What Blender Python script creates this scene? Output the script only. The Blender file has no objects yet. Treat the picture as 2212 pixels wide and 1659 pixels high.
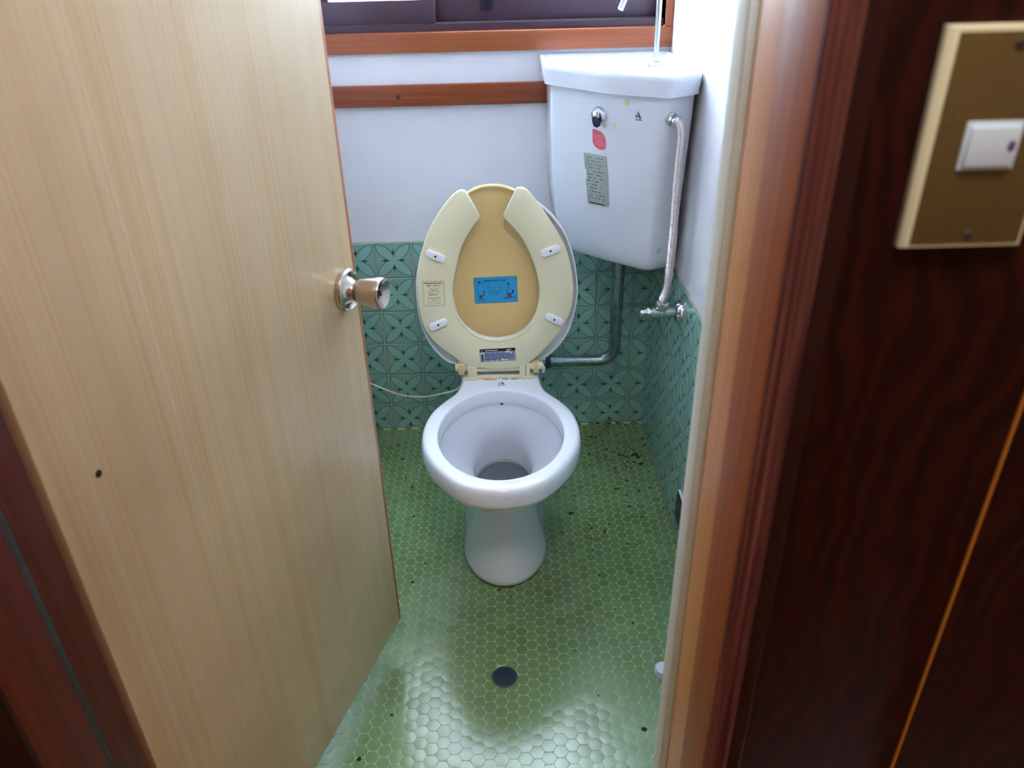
import bpy, bmesh, math, random
from mathutils import Vector, Matrix
random.seed(7)
scene = bpy.context.scene
COL = scene.collection
PI = math.pi

# ------------------------------------------------------------------ camera
cam_d = bpy.data.cameras.new('camera')
cam = bpy.data.objects.new('camera', cam_d)
COL.objects.link(cam)
YAW, PITCH, ROLL = math.radians(0.2524), math.radians(29.7894), math.radians(-1.4417)
fwd = Vector((math.sin(YAW) * math.cos(PITCH), math.cos(YAW) * math.cos(PITCH), -math.sin(PITCH)))
rgt = Vector((math.cos(YAW), -math.sin(YAW), 0))
upv = rgt.cross(fwd)
r2 = rgt * math.cos(ROLL) + upv * math.sin(ROLL)
u2 = -rgt * math.sin(ROLL) + upv * math.cos(ROLL)
m = Matrix.Identity(4)
for i in range(3):
    m[i][0] = r2[i]; m[i][1] = u2[i]; m[i][2] = -fwd[i]
m[0][3], m[1][3], m[2][3] = -0.0008, -1.9737, 1.2684
cam.matrix_world = m
cam_d.sensor_fit = 'HORIZONTAL'
cam_d.sensor_width = 36.0
cam_d.lens = 36.0 * 1667.8 / 2212.0
cam_d.clip_start = 0.02
cam_d.dof.use_dof = True
cam_d.dof.focus_distance = 1.66
cam_d.dof.aperture_fstop = 6.3
scene.camera = cam

# ------------------------------------------------------------------ world, lights, exposure
world = bpy.data.worlds.new('sky')
scene.world = world
world.use_nodes = True
bg = world.node_tree.nodes['Background']
bg.inputs[0].default_value = (0.76, 0.87, 1.0, 1)
bg.inputs[1].default_value = 21.0

def area(name, loc, rot, sx, sy, power, color, portal=False):
    d = bpy.data.lights.new(name, 'AREA')
    d.shape = 'RECTANGLE'; d.size = sx; d.size_y = sy
    d.energy = power; d.color = color
    if portal: d.cycles.is_portal = True
    o = bpy.data.objects.new(name, d); COL.objects.link(o)
    o.location = loc; o.rotation_euler = rot
    return o
area('window_daylight', (-0.03, 0.16, 1.55), (-PI / 2, 0, 0), 0.95, 0.95, 1.0, (1, 1, 1), portal=True)
area('hall_ceiling_lamp', (0.12, -2.05, 2.28), (0, 0, 0), 0.45, 0.45, 15.0, (1.0, 0.88, 0.83))
scene.view_settings.view_transform = 'Standard'
scene.view_settings.look = 'None'
scene.view_settings.gamma = 1.0
scene.view_settings.use_curve_mapping = False
scene.view_settings.exposure = 0.35

# ------------------------------------------------------------------ materials
def S(r, g, b):
    f = lambda c: ((c / 255) / 12.92) if c / 255 <= 0.04045 else (((c / 255) + 0.055) / 1.055) ** 2.4
    return (f(r), f(g), f(b), 1)

def newmat(name, col=(0.8, 0.8, 0.8, 1), rough=0.5, metal=0.0, coat=0.0, spec=0.5):
    mt = bpy.data.materials.new(name); mt.use_nodes = True
    b = mt.node_tree.nodes['Principled BSDF']
    b.inputs['Base Color'].default_value = col
    b.inputs['Roughness'].default_value = rough
    b.inputs['Metallic'].default_value = metal
    b.inputs['Coat Weight'].default_value = coat
    b.inputs['Coat Roughness'].default_value = 0.08
    b.inputs['Specular IOR Level'].default_value = spec
    return mt

class NT:
    def __init__(s, mt):
        s.t = mt.node_tree; s.b = s.t.nodes['Principled BSDF']
    def n(s, ty, **kw):
        x = s.t.nodes.new(ty)
        for k, v in kw.items(): setattr(x, k, v)
        return x
    def l(s, a, b): s.t.links.new(a, b)
    def math(s, op, a, b=None, c=None):
        x = s.n('ShaderNodeMath', operation=op)
        for i, v in enumerate((a, b, c)):
            if v is None: continue
            if isinstance(v, (int, float)): x.inputs[i].default_value = v
            else: s.l(v, x.inputs[i])
        return x.outputs[0]
    def mix(s, f, a, b, blend='MIX'):
        x = s.n('ShaderNodeMix', data_type='RGBA', blend_type=blend)
        for i, v in ((0, f), (6, a), (7, b)):
            if isinstance(v, (int, float)): x.inputs[i].default_value = v
            elif isinstance(v, tuple): x.inputs[i].default_value = v
            else: s.l(v, x.inputs[i])
        return x.outputs[2]
    def coords(s, scale=(1, 1, 1), kind='Object', loc=(0, 0, 0)):
        tc = s.n('ShaderNodeTexCoord'); mp = s.n('ShaderNodeMapping')
        mp.inputs['Scale'].default_value = scale
        mp.inputs['Location'].default_value = loc
        s.l(tc.outputs[kind], mp.inputs[0]); return mp.outputs[0]
    def noise(s, vec, scale, detail=3, rough=0.5, dist=0.0):
        x = s.n('ShaderNodeTexNoise'); s.l(vec, x.inputs['Vector'])
        x.inputs['Scale'].default_value = scale; x.inputs['Detail'].default_value = detail
        x.inputs['Roughness'].default_value = rough; x.inputs['Distortion'].default_value = dist
        return x.outputs[0]
    def ramp(s, fac, stops):
        x = s.n('ShaderNodeValToRGB'); s.l(fac, x.inputs[0])
        e = x.color_ramp.elements
        while len(e) > len(stops): e.remove(e[-1])
        while len(e) < len(stops): e.new(0.5)
        for el, (p, c) in zip(e, stops): el.position = p; el.color = c
        return x.outputs[0]
    def bump(s, h, strength, dist=0.001):
        x = s.n('ShaderNodeBump'); x.inputs['Strength'].default_value = strength
        x.inputs['Distance'].default_value = dist
        s.l(h, x.inputs['Height']); s.l(x.outputs[0], s.b.inputs['Normal'])

def wood(name, dark, mid, light, fine=(130, 130, 1.6), broad=(9, 9, 0.35), rough=0.4, coat=0.2, knots=False):
    mt = newmat(name, mid, rough, coat=coat, spec=0.25); t = NT(mt)
    a = t.noise(t.coords(fine), 1.0, 5, 0.65, 0.15)
    b = t.noise(t.coords(broad, loc=(3.1, 1.7, 0.4)), 1.0, 3, 0.5, 0.6)
    c1 = t.ramp(a, [(0.30, dark), (0.52, mid), (0.72, light)])
    c2 = t.ramp(b, [(0.30, dark), (0.5, mid), (0.72, light)])
    t.l(t.mix(0.5, c1, c2), t.b.inputs['Base Color'])
    t.bump(a, 0.15, 0.0006)
    return mt

M = {}
# pale door veneer
mt = newmat('door_veneer', rough=0.42, coat=0.1); t = NT(mt)
a = t.noise(t.coords((260, 60, 0.9)), 1.0, 4, 0.6)
w = t.noise(t.coords((34, 8, 0.35)), 1.0, 4, 0.6, 0.3)
cl = t.noise(t.coords((3.2, 1, 2.2)), 1.0, 3, 0.5)
c1 = t.ramp(a, [(0.30, S(180, 154, 114)), (0.5, S(203, 181, 144)), (0.7, S(214, 196, 162))])
c2 = t.ramp(w, [(0.32, S(194, 162, 112)), (0.46, S(205, 182, 142)), (0.75, S(211, 192, 158))])
c3 = t.mix(0.55, c1, c2)
c4 = t.ramp(cl, [(0.35, S(218, 208, 200)), (0.6, (1, 1, 1, 1))])
t.l(t.mix(0.6, c3, c4, 'MULTIPLY'), t.b.inputs['Base Color'])
t.bump(a, 0.25, 0.0005)
M['door'] = mt
M['door_edge'] = wood('door_edge_wood', S(112, 58, 28), S(150, 84, 44), S(180, 112, 66))
M['jamb_orange'] = wood('jamb_orange_wood', S(176, 108, 52), S(208, 144, 88), S(226, 172, 120), coat=0.05, rough=0.45)
M['jamb_brown'] = wood('jamb_brown_wood', S(124, 58, 18), S(160, 86, 34), S(184, 112, 54), coat=0.0, rough=0.5)
M['jamb_purple'] = wood('jamb_worn_wood', S(34, 12, 26), S(92, 48, 44), S(158, 104, 90), fine=(420, 420, 6), broad=(260, 260, 3.0), coat=0.0, rough=0.5)
M['jamb_dark'] = wood('jamb_dark_wood', S(26, 6, 4), S(42, 12, 6), S(58, 22, 12), coat=0.0, rough=0.6)
M['jamb_red'] = wood('jamb_red_wood', S(52, 10, 2), S(88, 26, 6), S(118, 46, 14), coat=0.0, rough=0.55)
M['rail_wood'] = wood('rail_wood', S(104, 46, 22), S(134, 68, 38), S(160, 94, 60), fine=(1.6, 130, 130), broad=(0.8, 12, 12), coat=0.15)
M['sash_wood'] = wood('casing_wood', S(104, 46, 22), S(134, 68, 38), S(160, 94, 60), coat=0.15)
M['ivory'] = newmat('ivory_strip', S(234, 244, 240), 0.5)
M['ivory_tan'] = newmat('tan_strip', S(192, 178, 150), 0.5)
M['gasket'] = newmat('black_gasket', S(34, 36, 30), 0.7)
# figured dark panel
mt = newmat('figured_dark_panel', rough=0.6, coat=0.0, spec=0.15); t = NT(mt)
w = t.n('ShaderNodeTexWave', wave_type='BANDS', bands_direction='X')
t.l(t.coords((1.0, 1.0, 0.45)), w.inputs['Vector'])
w.inputs['Scale'].default_value = 14; w.inputs['Distortion'].default_value = 22
w.inputs['Detail'].default_value = 3; w.inputs['Detail Scale'].default_value = 0.7
nn = t.noise(t.coords((160, 160, 10)), 1.0, 4, 0.6)
c1 = t.ramp(w.outputs[1], [(0.0, S(30, 5, 2)), (0.5, S(42, 9, 3)), (1.0, S(58, 16, 6))])
c2 = t.ramp(nn, [(0.35, S(28, 5, 2)), (0.65, S(54, 14, 5))])
t.l(t.mix(0.4, c1, c2), t.b.inputs['Base Color'])
M['panel'] = mt
M['gold'] = newmat('gold_groove', S(176, 112, 36), 0.45)
# plaster
mt = newmat('white_plaster', S(226, 227, 232), 0.85); t = NT(mt)
t.l(t.ramp(t.noise(t.coords((3, 3, 3)), 1.0, 3), [(0.3, S(216, 216, 222)), (0.7, S(232, 233, 238))]), t.b.inputs['Base Color'])
t.bump(t.noise(t.coords(), 120, 3), 0.08, 0.001)
M['plaster'] = mt
M['hall_paint'] = newmat('hall_plaster', S(196, 180, 156), 0.9)
M['grout'] = newmat('wall_grout', S(178, 178, 160), 0.9)
# printed wall tile (uv drawn)
mt = newmat('printed_teal_tile', rough=0.16, spec=0.5); t = NT(mt)
tc = t.n('ShaderNodeTexCoord'); sp = t.n('ShaderNodeSeparateXYZ')
t.l(tc.outputs['UV'], sp.inputs[0])
sx = t.math('SUBTRACT', sp.outputs[0], 0.5); sy = t.math('SUBTRACT', sp.outputs[1], 0.5)
ax = t.math('ABSOLUTE', sx); ay = t.math('ABSOLUTE', sy)
c = 0.455
def dist(px, py):
    dx = t.math('SUBTRACT', ax, px); dy = t.math('SUBTRACT', ay, py)
    return t.math('SQRT', t.math('ADD', t.math('MULTIPLY', dx, dx), t.math('MULTIPLY', dy, dy)))
dmax = t.math('MAXIMUM', dist(c, 0.0), dist(0.0, c))
petal = t.math('LESS_THAN', dmax, c)
line = t.math('LESS_THAN', t.math('ABSOLUTE', t.math('SUBTRACT', dmax, c)), 0.008)
far = t.math('GREATER_THAN', t.math('MAXIMUM', ax, ay), 0.21)
line = t.math('MULTIPLY', line, far)
def star(u, v):
    a = t.math('POWER', t.math('DIVIDE', t.math('ABSOLUTE', t.math('SUBTRACT', u, 0.215)), 0.155), 0.62)
    b = t.math('POWER', t.math('DIVIDE', v, 0.062), 0.62)
    return t.math('LESS_THAN', t.math('ADD', a, b), 1.0)
ink = t.math('MAXIMUM', t.math('MAXIMUM', star(ax, ay), star(ay, ax)), line)
nz = t.noise(t.coords(kind='UV'), 9, 3)
base = t.mix(petal, S(140, 176, 164), S(146, 192, 184))
base = t.mix(t.math('MULTIPLY', nz, 0.3), base, S(122, 168, 150))
t.l(t.mix(ink, base, S(62, 104, 78)), t.b.inputs['Base Color'])
M['wtile'] = mt
# floor mosaic
mt = newmat('green_mosaic_tile', rough=0.23, spec=0.6); t = NT(mt)
oi = t.n('ShaderNodeNewGeometry')
base = t.ramp(oi.outputs['Random Per Island'], [(0.0, S(98, 128, 78)), (0.5, S(106, 136, 88)), (1.0, S(114, 142, 94))])
geo = t.n('ShaderNodeNewGeometry')
st = t.n('ShaderNodeTexNoise'); t.l(geo.outputs['Position'], st.inputs['Vector'])
st.inputs['Scale'].default_value = 5.5; st.inputs['Detail'].default_value = 4
stain = t.ramp(st.outputs[0], [(0.50, (0, 0, 0, 1)), (0.72, (1, 1, 1, 1))])
t.l(t.mix(t.math('MULTIPLY', stain, 0.45), base, S(82, 98, 36)), t.b.inputs['Base Color'])
M['ftile'] = mt
mt = newmat('floor_grout', S(172, 188, 152), 0.8); t = NT(mt)
M['fgrout'] = mt
M['ceramic'] = newmat('white_ceramic', S(224, 229, 238), 0.09, spec=0.55, coat=0.3)
M['ceramic_tank'] = newmat('tank_ceramic', S(226, 231, 240), 0.14, spec=0.5, coat=0.2)
M['stainarc'] = newmat('limescale_stain', S(176, 160, 138), 0.5)
M['cream'] = newmat('cream_plastic', S(226, 221, 186), 0.35)
M['white_pl'] = newmat('white_plastic', S(228, 234, 242), 0.3)
M['tan_pl'] = newmat('yellowed_plastic', S(220, 190, 128), 0.35)
M['tan_rim'] = newmat('yellowed_rim', S(230, 212, 140), 0.35)
M['rubber_w'] = newmat('bumper_rubber', S(236, 240, 246), 0.45)
M['screw'] = newmat('screw_steel', S(110, 105, 100), 0.4, 0.8)
M['blue'] = newmat('blue_sticker', S(34, 152, 206), 0.35)
M['ink'] = newmat('sticker_ink', S(18, 34, 60), 0.5)
M['ink_red'] = newmat('sticker_red_ink', S(120, 60, 84), 0.5)
M['black'] = newmat('black_ink', S(16, 14, 18), 0.5)
M['greyink'] = newmat('grey_ink', S(104, 104, 92), 0.5)
M['plate_b'] = newmat('nameplate_blue', S(112, 124, 158), 0.3, 0.4)
M['plate_k'] = newmat('nameplate_black', S(18, 16, 30), 0.35)
M['plate_w'] = newmat('nameplate_white', S(214, 214, 206), 0.4)
M['red_tag'] = newmat('red_tag', S(214, 92, 108), 0.5)
M['silver'] = newmat('silver_label', S(176, 184, 178), 0.35, 0.25)
M['yellow'] = newmat('yellow_residue', S(222, 210, 150), 0.6)
M['purple'] = newmat('purple_mark', S(92, 78, 120), 0.6)
M['bluemark'] = newmat('blue_mark', S(140, 150, 190), 0.6)
M['chrome'] = newmat('chrome', S(214, 216, 222), 0.12, 1.0)
M['chrome_dull'] = newmat('dull_chrome', S(180, 186, 184), 0.32, 1.0)
M['steel'] = newmat('brushed_steel', S(200, 188, 176), 0.24, 1.0)
M['dark_metal'] = newmat('dark_metal', S(44, 42, 60), 0.3, 0.6)
mt = newmat('aged_pipe_metal', rough=0.24, metal=0.8); t = NT(mt)
t.l(t.ramp(t.noise(t.coords(), 60, 5, 0.7), [(0.3, S(90, 116, 112)), (0.62, S(138, 156, 156)), (0.85, S(196, 206, 208))]), t.b.inputs['Base Color'])
M['pipe'] = mt
M['pipe_nut'] = newmat('pipe_nut', S(36, 64, 56), 0.4, 0.4)
M['hose'] = newmat('corrugated_hose', S(224, 216, 216), 0.22, 0.85)
M['bronze'] = newmat('bronze_aluminium', S(70, 54, 66), 0.35, 0.35)
M['cord'] = newmat('cord_plastic', S(222, 216, 192), 0.5)
M['drain'] = newmat('drain_dark', S(30, 46, 54), 0.45, 0.3)
M['drain_ring'] = newmat('drain_ring', S(70, 90, 88), 0.4, 0.5)
M['dirt'] = newmat('dark_dirt', S(24, 22, 8), 0.9)
M['dirt_b'] = newmat('brown_dirt', S(60, 50, 18), 0.9)
M['sw_frame'] = newmat('switch_frame', S(226, 224, 190), 0.4)
mt = newmat('switch_brown_face', S(116, 92, 48), 0.38, 0.25); t = NT(mt)
t.l(t.ramp(t.noise(t.coords(), 300, 4, 0.7), [(0.3, S(98, 80, 44)), (0.75, S(112, 92, 52))]), t.b.inputs['Base Color'])
M['sw_face'] = mt
M['sw_white'] = newmat('switch_white', S(206, 226, 240), 0.35)
mt = newmat('water', S(200, 208, 206), 0.02); NT(mt).b.inputs['Transmission Weight'].default_value = 1.0
NT(mt).b.inputs['IOR'].default_value = 1.33
M['water'] = mt
mt = bpy.data.materials.new('frosted_glass'); mt.use_nodes = True
nt = mt.node_tree; nt.nodes.clear()
o_ = nt.nodes.new('ShaderNodeOutputMaterial'); mx = nt.nodes.new('ShaderNodeMixShader')
tr = nt.nodes.new('ShaderNodeBsdfTranslucent'); gl = nt.nodes.new('ShaderNodeBsdfGlossy')
tr.inputs[0].default_value = (0.92, 0.95, 0.97, 1); gl.inputs['Roughness'].default_value = 0.2
mx.inputs[0].default_value = 0.06
nt.links.new(tr.outputs[0], mx.inputs[1]); nt.links.new(gl.outputs[0], mx.inputs[2]); nt.links.new(mx.outputs[0], o_.inputs[0])
M['frost'] = mt

# ------------------------------------------------------------------ helpers
def link(name, me, parent=None, loc=(0, 0, 0), rot=(0, 0, 0)):
    o = bpy.data.objects.new(name, me); COL.objects.link(o)
    o.location = loc; o.rotation_euler = rot
    if parent is not None: o.parent = parent
    return o
def tag(o, label=None, cat=None, group=None, kind=None):
    if label: o['label'] = label
    if cat: o['category'] = cat
    if group: o['group'] = group
    if kind: o['kind'] = kind
    return o
def thing(name, label, cat, loc=(0, 0, 0), rotz=0, kind=None):
    o = bpy.data.objects.new(name, None); COL.objects.link(o)
    o.location = loc; o.rotation_euler = (0, 0, rotz); o.empty_display_size = 0.05
    return tag(o, label, cat, kind=kind)

class MB:
    """mesh builder in the coordinates of the parent"""
    def __init__(s, *mats): s.v = []; s.f = []; s.mi = []; s.mats = list(mats)
    def add(s, vs, fs, mi=0):
        k = len(s.v); s.v += [tuple(p) for p in vs]
        for f in fs: s.f.append([i + k for i in f]); s.mi.append(mi)
    def box(s, x0, x1, y0, y1, z0, z1, mi=0):
        vs = [(x, y, z) for z in (z0, z1) for y in (y0, y1) for x in (x0, x1)]
        s.add(vs, [(0, 2, 3, 1), (4, 5, 7, 6), (0, 1, 5, 4), (1, 3, 7, 5), (3, 2, 6, 7), (2, 0, 4, 6)], mi)
    def rings(s, rings, mi=0, cap0=True, cap1=True, mis=None):
        k = len(s.v); n = len(rings[0])
        for r in rings: s.v += [tuple(p) for p in r]
        for i in range(len(rings) - 1):
            for j in range(n):
                j2 = (j + 1) % n
                s.f.append([k + i * n + j, k + i * n + j2, k + (i + 1) * n + j2, k + (i + 1) * n + j])
                s.mi.append(mis[i] if mis else mi)
        if cap0: s.f.append([k + j for j in range(n)][::-1]); s.mi.append(mis[0] if mis else mi)
        if cap1: s.f.append([k + (len(rings) - 1) * n + j for j in range(n)]); s.mi.append(mis[-1] if mis else mi)
    def tube(s, path, r, n=16, mi=0, caps=True, radii=None):
        path = [Vector(p) for p in path]; rs = []
        t0 = (path[1] - path[0]).normalized()
        a = t0.orthogonal().normalized()
        for i, p in enumerate(path):
            if i == 0: tt = path[1] - path[0]
            elif i == len(path) - 1: tt = path[-1] - path[-2]
            else: tt = path[i + 1] - path[i - 1]
            tt.normalize(); a = (a - tt * a.dot(tt)).normalized(); b = tt.cross(a)
            rr = radii[i] if radii else r
            rs.append([p + (a * math.cos(2 * PI * k / n) + b * math.sin(2 * PI * k / n)) * rr for k in range(n)])
        s.rings(rs, mi, caps, caps)
    def lathe(s, prof, origin, axis, n=32, mi=0, mis=None, caps=(True, True)):
        """prof: list of (distance along axis, radius)"""
        axis = Vector(axis).normalized(); a = axis.orthogonal().normalized(); b = axis.cross(a); o = Vector(origin)
        s.rings([[o + axis * h + (a * math.cos(2 * PI * k / n) + b * math.sin(2 * PI * k / n)) * max(r, 1e-5) for k in range(n)] for h, r in prof],
                mi, caps[0], caps[1], mis)
    def obj(s, name, parent=None, smooth=False, bevel=0, seg=2, angle=40, subsurf=0, loc=(0, 0, 0), rot=(0, 0, 0), flip=False):
        me = bpy.data.meshes.new(name)
        bm = bmesh.new()
        vs = [bm.verts.new(v) for v in s.v]
        for f, mi in zip(s.f, s.mi):
            try: fc = bm.faces.new([vs[i] for i in f]); fc.material_index = mi
            except ValueError: pass
        bmesh.ops.recalc_face_normals(bm, faces=bm.faces)
        if bevel: bmesh.ops.bevel(bm, geom=[e for e in bm.edges if len(e.link_faces) == 2 and e.calc_face_angle(0) > 0.6], offset=bevel, segments=seg, affect='EDGES', profile=0.6)
        bm.to_mesh(me); bm.free()
        for mt in s.mats: me.materials.append(mt)
        if smooth or bevel:
            me.polygons.foreach_set('use_smooth', [True] * len(me.polygons))
            me.set_sharp_from_angle(angle=math.radians(angle))
        o = link(name, me, parent, loc, rot)
        if subsurf:
            md = o.modifiers.new('subsurf', 'SUBSURF'); md.levels = subsurf; md.render_levels = subsurf
        return o

def spline(pts, n, closed=False):
    """even resample of a Catmull-Rom curve through pts"""
    P = [Vector(p) for p in pts]; k = len(P); out = []
    segs = k if closed else k - 1
    for i in range(segs):
        if closed: p0, p1, p2, p3 = P[(i - 1) % k], P[i], P[(i + 1) % k], P[(i + 2) % k]
        else: p1, p2 = P[i], P[i + 1]; p0 = P[i - 1] if i else p1 * 2 - p2; p3 = P[i + 2] if i + 2 < k else p2 * 2 - p1
        for j in range(12):
            t = j / 12
            out.append(0.5 * ((2 * p1) + (p2 - p0) * t + (2 * p0 - 5 * p1 + 4 * p2 - p3) * t * t + (3 * p1 - p0 - 3 * p2 + p3) * t ** 3))
    out.append(P[0] if closed else P[-1])
    L = [0]
    for a, b in zip(out, out[1:]): L.append(L[-1] + (b - a).length)
    res = []; tot = L[-1]; j = 0
    cnt = n if closed else n - 1
    for i in range(n):
        d = tot * i / cnt
        while j < len(L) - 2 and L[j + 1] < d: j += 1
        f = (d - L[j]) / max(L[j + 1] - L[j], 1e-9)
        res.append(out[j].lerp(out[j + 1], min(f, 1)))
    return res

def text_faces(mb, s, size, fn, mi, align='CENTER', bold=0.0):
    """lay flat lettering into a mesh builder; fn maps (u, v) to a 3-D point"""
    cu = bpy.data.curves.new('t', 'FONT'); cu.body = s; cu.size = size; cu.align_x = align; cu.align_y = 'CENTER'
    cu.resolution_u = 2; cu.offset = bold
    o = bpy.data.objects.new('t', cu); COL.objects.link(o)
    bpy.context.view_layer.update()
    me = bpy.data.meshes.new_from_object(o)
    mb.add([fn(v.co.x, v.co.y) for v in me.vertices], [list(p.vertices) for p in me.polygons], mi)
    bpy.data.objects.remove(o); bpy.data.curves.remove(cu); bpy.data.meshes.remove(me)

def quad(mb, fn, u0, u1, v0, v1, mi, flat=True):
    mb.add([fn(u0, v0), fn(u1, v0), fn(u1, v1), fn(u0, v1)], [(0, 1, 2, 3)], mi)
def stroke(mb, fn, pts, w, mi):
    for (a, b), (c_, d) in zip(pts, pts[1:]):
        l = math.hypot(c_ - a, d - b) or 1; nx, ny = -(d - b) / l * w / 2, (c_ - a) / l * w / 2
        mb.add([fn(a + nx, b + ny), fn(c_ + nx, d + ny), fn(c_ - nx, d - ny), fn(a - nx, b - ny)], [(0, 1, 2, 3)], mi)
def scribble_line(mb, fn, u0, u1, v, h, mi, rnd, fill=0.75):
    u = u0
    while u < u1 - h * 0.3:
        wd = h * rnd.uniform(0.35, 0.9)
        if rnd.random() < fill: quad(mb, fn, u, min(u + wd, u1), v - h * rnd.uniform(.3, .5), v + h * rnd.uniform(.3, .5), mi)
        u += wd + h * 0.25

# ------------------------------------------------------------------ room shell
XL, XR = -0.47, 0.4027
YW = -1.37            # inner face of the hall partition
YH = -1.54            # hall face of the partition
ZC = 2.25
ZT = 0.5838           # top of the tiled band
X0T = -0.3508         # a vertical joint of the back wall tiles
# back wall round the window opening
WX0, WX1, WZ0, WZ1 = -0.44, 0.385, 1.09, 2.0
mb = MB(M['plaster'])
mb.box(XL - .1, XR + .1, 0.0, 0.12, -0.1, 1.047)
mb.box(XL - .1, XR + .1, 0.0, 0.12, WZ1, ZC)
mb.box(XL - .1, WX0, 0.0, 0.12, 1.047, WZ1)
mb.box(WX1, XR + .1, 0.0, 0.12, 1.047, WZ1)
wall_back = tag(mb.obj('wall_back'), kind='structure')
mb = MB(M['plaster']); mb.box(XR, XR + 0.1, YH + .01, 0.0, -0.1, ZC)
wall_right = tag(mb.obj('wall_right'), kind='structure')
mb = MB(M['plaster']); mb.box(XL - 0.1, XL, YH + .01, 0.0, -0.1, ZC)
wall_left = tag(mb.obj('wall_left'), kind='structure')
mb = MB(M['plaster']); mb.box(XL - .1, XR + .1, YW, 0.12, ZC, ZC + 0.1)
tag(mb.obj('ceiling'), kind='structure')
# hall partition with the door opening
OX0, OX1, OZ = -0.44, 0.176, 2.02
mb = MB(M['plaster'], M['jamb_dark'])
mb.box(XL - .1, OX0 - .01, YH + .004, YW, 0, ZC)
mb.box(OX1 + .016, XR + .1, YH + .004, YW, 0, ZC)
mb.box(OX0 - .01, OX1 + .016, YH + .004, YW, OZ, ZC)
tag(mb.obj('wall_doorway'), kind='structure')
# hall: panelled wall face, floor, far walls
wall_hall = bpy.data.objects.new('wall_hall', None); COL.objects.link(wall_hall); wall_hall['kind'] = 'structure'
wall_hall.location = (0, YH, 0)
for x0, x1 in ((0.190, 0.3388), (0.3417, 0.8598), (0.8627, 1.4)):
    mb = MB(M['panel']); mb.box(x0, x1, 0, 0.010, 0.08, 2.35); mb.obj('wall_panel', wall_hall, bevel=0.0015)
mb = MB(M['gold']); mb.box(0.3390, 0.3415, -0.0006, 0.010, 0.08, 2.35); mb.box(0.8600, 0.8625, -0.0006, 0.010, 0.08, 2.35)
mb.obj('groove_strip', wall_hall)
for x0, x1 in ((-1.4, -0.9), (-0.896, -0.44)):
    mb = MB(M['panel']); mb.box(x0, x1, 0, 0.010, 0.08, 2.35); mb.obj('wall_panel', wall_hall, bevel=0.0015)
mb = MB(M['panel']); mb.box(-0.438, 0.188, 0, 0.010, 2.03, 2.35); mb.obj('wall_panel', wall_hall, bevel=0.0015)
mb = MB(M['hall_paint'])
mb.box(-1.5, -1.4, -3.1, YH + .01, 0, 2.4); mb.box(1.4, 1.5, -3.1, YH + .01, 0, 2.4); mb.box(-1.5, 1.5, -3.2, -3.1, 0, 2.4)
tag(mb.obj('wall_hall_far'), kind='structure')
mb = MB(M['hall_paint']); mb.box(-1.5, 1.5, -3.2, YH + .01, 2.35, 2.45)
tag(mb.obj('ceiling_hall'), kind='structure')
hall_floor = bpy.data.objects.new('floor_hall', None); COL.objects.link(hall_floor); hall_floor['kind'] = 'structure'
hall_floor.location = (0, 0, 0)
for i in range(15):
    mb = MB(M['jamb_brown']); y1 = YH - .012 - i * 0.105
    mb.box(-1.4, 1.4, y1 - 0.103, y1, 0.05, 0.08); mb.obj('floor_board', hall_floor, bevel=0.001)
# ------------------------------------------------------------------ floor mosaic
DXC, DYR = 0.02130, 0.02455
floor = bpy.data.objects.new('floor', None); COL.objects.link(floor); floor['kind'] = 'structure'
mb = MB(M['fgrout']); mb.box(XL, XR, YW, 0, -0.1, -0.0005); mb.obj('floor_grout', floor)
def hexring(r, z, sag=0.0):
    out = []
    for k in range(12):
        a = 2 * PI * k / 12
        rr = r * (1.0 if k % 2 == 0 else 0.905)
        out.append((rr * math.cos(a), rr * math.sin(a), z))
    return out
def hextile(mb, cx=0, cy=0, tilt=(0, 0)):
    R = 0.01305
    k = len(mb.v)
    for r, z in ((R, -0.002), (R, -0.0001)):
        mb.v += [(cx + x, cy + y, zz + tilt[0] * x + tilt[1] * y) for x, y, zz in hexring(r, z)]
    mb.v.append((cx, cy, 0.00024)); c0 = k + 24
    for i in (0,):
        for j in range(12):
            j2 = (j + 1) % 12
            mb.f.append([k + i * 12 + j, k + i * 12 + j2, k + (i + 1) * 12 + j2, k + (i + 1) * 12 + j]); mb.mi.append(0)
    for j in range(12): mb.f.append([k + 12 + j, k + 12 + (j + 1) % 12, c0]); mb.mi.append(0)
hm = MB(M['ftile']); hextile(hm)
proto = hm.obj('hex_tile', floor, smooth=True, angle=40)
hexme = proto.data
cells = []
for i in range(-36, 8):
    for j in range(-4, 62):
        x = 0.2663 + i * DXC; y = -0.1022 + (0.5 * DYR if i % 2 else 0) - (j - 4) * DYR
        if XL + 0.008 < x < XR - 0.008 and YW + 0.01 < y < -0.008: cells.append((x, y))
camp = Vector((-0.0008, -1.9737, 1.2684))
def seen(x, y):
    d = Vector((x, y, 0)) - camp; zf = d.dot(fwd)
    u = 1106 + 1667.8 * d.dot(r2) / zf; v = 829.5 - 1667.8 * d.dot(u2) / zf
    if v > 1665 or (x + 0.0255) ** 2 + (y + 0.93) ** 2 < 0.02 ** 2: return False
    lim_r = 0.28 * (y - camp.y)
    door_x = -0.248 + (y + 0.767) * 0.331 if y < -0.767 else -0.2 * (y - camp.y)
    return x < lim_r + 0.01 and x > door_x - 0.01
cells = [c_ for c_ in cells if (c_[0] + 0.0255) ** 2 + (c_[1] + 0.93) ** 2 > 0.024 ** 2]
cells.sort(key=lambda c_: c_[1])
near = [c_ for c_ in cells if seen(*c_)][:300]
nearset = set(near)
for n_, (x, y) in enumerate(near):
    if n_ == 0: o = proto
    else: o = proto.copy(); COL.objects.link(o)
    o.location = (x, y, 0); o.rotation_euler = (random.uniform(-.012, .012), random.uniform(-.012, .012), 0)
rest = MB(M['ftile'])
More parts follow.
